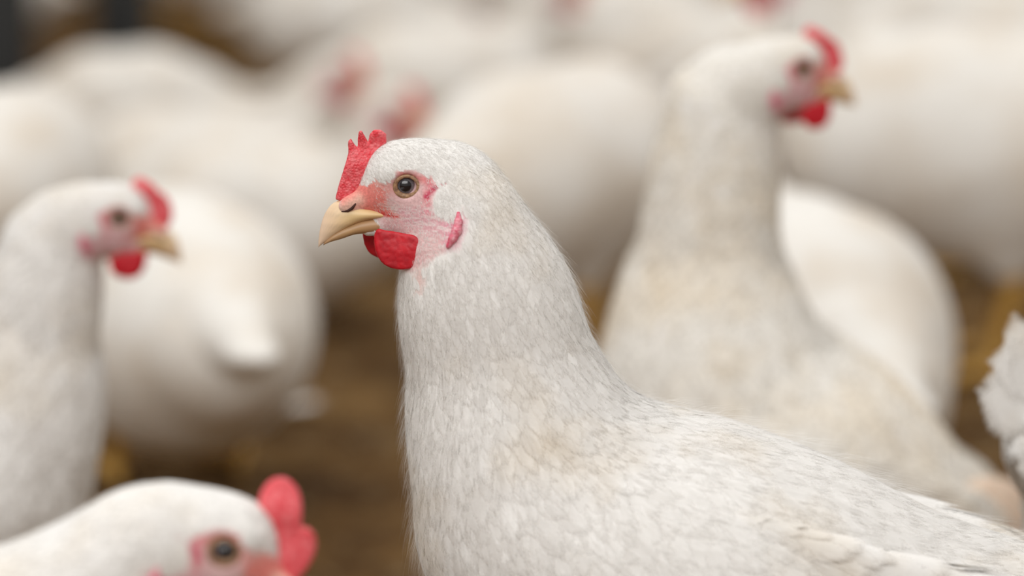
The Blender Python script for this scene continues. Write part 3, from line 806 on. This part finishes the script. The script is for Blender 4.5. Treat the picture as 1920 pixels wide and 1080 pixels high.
P_SQUAT = pose('squat', [(v3(.21, 0, .165), .026), (v3(.18, 0, .165), .034), (v3(.14, 0, .165), .05)], (.243, 0, .145), 0, -30, BODY2, [((-.02, s * .055, .06), (.0, s * .055, 0)) for s in (1, -1)], (v3(.045, 0, .165), v3(-.10, 0, .145), .046, .030, .088))
POSES = {'up': P_UP, 'turn': P_TURN, 'low': P_LOW, 'sit': P_SIT, 'squat': P_SQUAT, 'crouch': P_CROUCH}
used = set(); placed = []
def copy_tree(o, parent=None):
    c_ = o.copy(); COL.objects.link(c_)
    if parent is not None: c_.parent = parent; c_.matrix_parent_inverse = o.matrix_parent_inverse
    for ch in [q for q in o.children]: copy_tree(ch, c_)
    return c_
def put(pose_, px, Y, heading, label, scale=1.0):
    o = POSES[pose_]
    if pose_ in used: o = copy_tree(o)
    used.add(pose_)
    x = (px - 960) / FPX * Y / math.cos(PITCH); placed.append((x, Y))
    o.location = (x, Y, 0); o.rotation_euler = (0, 0, math.radians(heading)); o.scale = (scale,) * 3
    o['label'] = label; o['category'] = 'chicken'; o['group'] = 'out-of-focus white chickens behind'
    return o
# (pose, pixel column of the body, distance, heading, size, label)
BACK = [
 ('squat', 325, 2.37, 112, .95, 'blurred white chicken with low fluffy belly behind the left-edge bird, yellow foot under it'),
 ('sit', 494, 3.10, -30, 1.0, 'blurred white chicken whose pink head shows just above the crown of the sharp bird'),
 ('sit', 372, 3.42, -6, 1.0, 'blurred white chicken whose pink head and dark beak show above the sharp red comb'),
 ('crouch', 1478, 2.29, 104, 1.0, 'blurred white chicken with rounded back right behind the bird looking right'),
 ('up', 1840, 2.82, 171, 1.14, 'blurred white chicken at upper right standing on yellow legs'),
 ('low', 1050, 2.82, 48, 1.02, 'blurred white chicken between the sharp bird and the neck of the bird behind'),
 ('low', 250, 3.80, 4, .78, 'blurred white chicken below the inner grey post at the top left'),
 ('low', 10, 2.80, -97, .95, 'blurred white chicken over the head of the left-edge bird'),
]
for p_, px_, Y_, hd_, sc_, lb_ in BACK: put(p_, px_, Y_, hd_, lb_, sc_)
rg = np.random.default_rng(21)
POSTS = [(238, 6.05, .045), (4, 4.90, .050)]
pxy = [((px_ - 960) / FPX * Y_ / math.cos(PITCH), Y_) for px_, Y_, r_ in POSTS]
EXT = {'up': (.25, .31), 'turn': (.21, .31), 'low': (.32, .31), 'sit': (.25, .31), 'squat': (.30, .31)}
def row_of(Yr, kinds, x0, x1):
    xx = x0 + rg.uniform(0, .12)
    while xx < x1:
        k = kinds[rg.integers(len(kinds))]; sc_ = rg.uniform(.88, .98); rt = rg.random() < .5
        tilt = rg.uniform(-9, 9); f_, b_ = EXT[k]; lead, trail = (b_, f_) if rt else (f_, b_)
        x = xx + lead * sc_; Yj = Yr + rg.uniform(-.03, .03)
        pc = 960 + x * math.cos(PITCH) / Yj * FPX; hw_ = .25 / Yj * FPX
        blocked = (Yj < 6.3 and abs(pc - 238) < 60 + hw_) or (Yj < 5.2 and pc < 60 + hw_)
        if not blocked and all(math.hypot(x - a, Yj - b) > .36 for a, b in pxy) and all(math.hypot(x - a, Yj - b) > .33 for a, b in placed):
            put(k, 960 + x * math.cos(PITCH) / Yj * FPX, Yj, (0 if rt else 180) + tilt, 'strongly blurred white chicken in the flock along the top of the picture', sc_)
        xx = x + trail * sc_ + .01
h_ = lambda Y_: .18 * Y_ + .25
row_of(3.40, ['low', 'squat'], .10, h_(3.40))
Yr = 3.80
while Yr < 7.7:
    row_of(Yr, ['up', 'turn', 'up', 'low'], -h_(Yr) - .1, h_(Yr)); Yr += .35
# two grey support posts far back at the top left
def post(px, Y, r, label):
    x = (px - 960) / FPX * Y / math.cos(PITCH); V = []; F = []; n = 24
    prof = [(0, r * 1.9), (.03, r * 1.9), (.045, r * 1.05), (.06, r), (3.2, r)]
    for z, q in prof:
        for k in range(n): V.append((q * math.cos(2 * math.pi * k / n), q * math.sin(2 * math.pi * k / n), z))
    for a in range(len(prof) - 1):
        for k in range(n): F.append((a * n + k, a * n + (k + 1) % n, (a + 1) * n + (k + 1) % n, (a + 1) * n + k))
    F.append(tuple(range(n))[::-1]); F.append(tuple((len(prof) - 1) * n + k for k in range(n)))
    o = link_mesh('support_post', V, F, skin_material('grey_galvanised_metal', (.012, .013, .014), (.028, .030, .030), 12, .6, .1, 0), None); o.location = (x, Y, -.004); o['label'] = label; o['category'] = 'post'
    o['group'] = 'grey support posts'
post(243, 5.60, .062, 'blurred dark grey post at the top, the inner one of two')
post(2, 4.90, .072, 'blurred dark grey post in the top left corner')

# ------------------------------------------------------------------ the floor of litter
def litter_material():
    m, nt, out = new_mat('wood_shaving_litter')
    n1 = noise(nt, 5, 5, .6); n2 = noise(nt, 60, 5, .7); n3 = noise(nt, 300, 3, .6)
    c = ramp(nt, n1.outputs['Fac'], [(.34, (.075, .040, .016)), (.50, (.15, .085, .032)), (.66, (.27, .165, .065))]).outputs['Color']
    r2 = ramp(nt, n2.outputs['Fac'], [(.3, (.55, .52, .48)), (.7, (1.35, 1.3, 1.25))]).outputs['Color']
    c = mixc(nt, 1.0, c, r2, 'MULTIPLY')
    p = nd(nt, 'ShaderNodeBsdfPrincipled'); p.inputs['Roughness'].default_value = .95; p.inputs['Specular IOR Level'].default_value = .1
    nt.links.new(c, p.inputs['Base Color'])
    b = nd(nt, 'ShaderNodeBump'); b.inputs['Strength'].default_value = .8; b.inputs['Distance'].default_value = .006
    nt.links.new(n3.outputs['Fac'], b.inputs['Height']); nt.links.new(b.outputs['Normal'], p.inputs['Normal'])
    nt.links.new(p.outputs[0], out.inputs[0]); return m
xs = np.linspace(-6, 6, 241); ys = np.linspace(-1.5, 14.5, 321)
X, Y = np.meshgrid(xs, ys, indexing='ij'); Pg = np.stack([X.ravel(), Y.ravel(), np.zeros(X.size)], 1)
def floor_z(P): return -.0005 - .0035 * vnoise(P, 9, 2) - .0025 * vnoise(P, 21, 6)
Pg[:, 2] = floor_z(Pg)
i = np.arange(len(xs) - 1)[:, None] * len(ys) + np.arange(len(ys) - 1)[None]
Fg = np.stack([i, i + len(ys), i + len(ys) + 1, i + 1], -1).reshape(-1, 4)
fl = link_mesh('floor', Pg, Fg, litter_material()); fl['kind'] = 'structure'

def wall(name, a, b, h):
    V = [(a[0], a[1], 0), (b[0], b[1], 0), (b[0], b[1], h), (a[0], a[1], h)]; d = np.array([b[1] - a[1], a[0] - b[0]], float); d = d / np.linalg.norm(d) * .12
    V += [(x + d[0], y + d[1], z) for x, y, z in V]
    F = [(0, 1, 2, 3), (7, 6, 5, 4), (0, 4, 5, 1), (1, 5, 6, 2), (2, 6, 7, 3), (3, 7, 4, 0)]
    m, nt, out = new_mat('painted_' + name); n1 = noise(nt, 3, 4); c = ramp(nt, n1.outputs['Fac'], [(.3, (.55, .53, .49)), (.7, (.66, .64, .60))])
    p = nd(nt, 'ShaderNodeBsdfPrincipled'); p.inputs['Roughness'].default_value = .8; nt.links.new(c.outputs['Color'], p.inputs['Base Color']); nt.links.new(p.outputs[0], out.inputs[0])
    o = link_mesh(name, V, F, m, smooth=False); o['kind'] = 'structure'
wall('wall_back', (-6, 14.4), (6, 14.4), 3.2)
wall('wall_left', (-6, -1.5), (-6, 14.4), 3.2)
wall('wall_right', (6, 14.4), (6, -1.5), 3.2)
wall('wall_front', (6, -1.5), (-6, -1.5), 3.2)

# shavings and straw bits lying on the litter (uncountable)
rg = np.random.default_rng(5); n = 14000
x = rg.uniform(-1.6, 1.6, n); y = rg.uniform(.8, 4.5, n); a = rg.uniform(0, 2 * np.pi, n); L = rg.uniform(.006, .026, n); W_ = rg.uniform(.0012, .004, n); z = floor_z(np.stack([x, y, x * 0], 1)) + rg.uniform(.0002, .0012, n)
d = np.stack([np.cos(a), np.sin(a), rg.normal(0, .05, n)], 1); b = np.stack([-np.sin(a), np.cos(a), rg.normal(0, .1, n)], 1); P = np.stack([x, y, z], 1)
k = np.array([[-1, -1], [1, -1], [1, 1], [-1, 1]]); V = (P[:, None] + d[:, None] * (L[:, None, None] * k[None, :, :1] * .5) + b[:, None] * (W_[:, None, None] * k[None, :, 1:] * .5))
V[:, 1:3, 2] += .0003; V = V.reshape(-1, 3); F = np.arange(4 * n).reshape(-1, 4)
m, nt, out = new_mat('straw_and_shavings'); ge = nd(nt, 'ShaderNodeNewGeometry'); c = ramp(nt, ge.outputs['Random Per Island'], [(0, (.12, .065, .025)), (.6, (.30, .19, .075)), (1, (.50, .37, .20))])
p = nd(nt, 'ShaderNodeBsdfPrincipled'); p.inputs['Roughness'].default_value = .8; nt.links.new(c.outputs['Color'], p.inputs['Base Color']); nt.links.new(p.outputs[0], out.inputs[0])
o = link_mesh('wood_shavings', V, F, m, smooth=False); o['kind'] = 'stuff'; o['label'] = 'brown straw and wood shavings strewn over the floor'; o['category'] = 'litter'

# one loose white feather on the litter
Pf = at_y(553, 735, 2.62); rg = np.random.default_rng(8)
Pn = np.tile([[0, 0, 1.]], (6, 1)); ag = np.linspace(-.5, .5, 6); Dd = np.stack([np.cos(ag), np.sin(ag), np.zeros(6)], 1)
V, F, vn = make_feathers(np.zeros((6, 3)) + [-.012, 0, .003], Pn, Dd, rg.uniform(.03, .045, 6), np.full(6, .009), np.full(6, .12), rg)
o = link_mesh('loose_feather', V, F, M['feather'], vane=vn[:, :3]); o.location = (Pf[0], 2.62, .002); o['label'] = 'small blurred white feather lying on the brown litter'; o['category'] = 'feather'
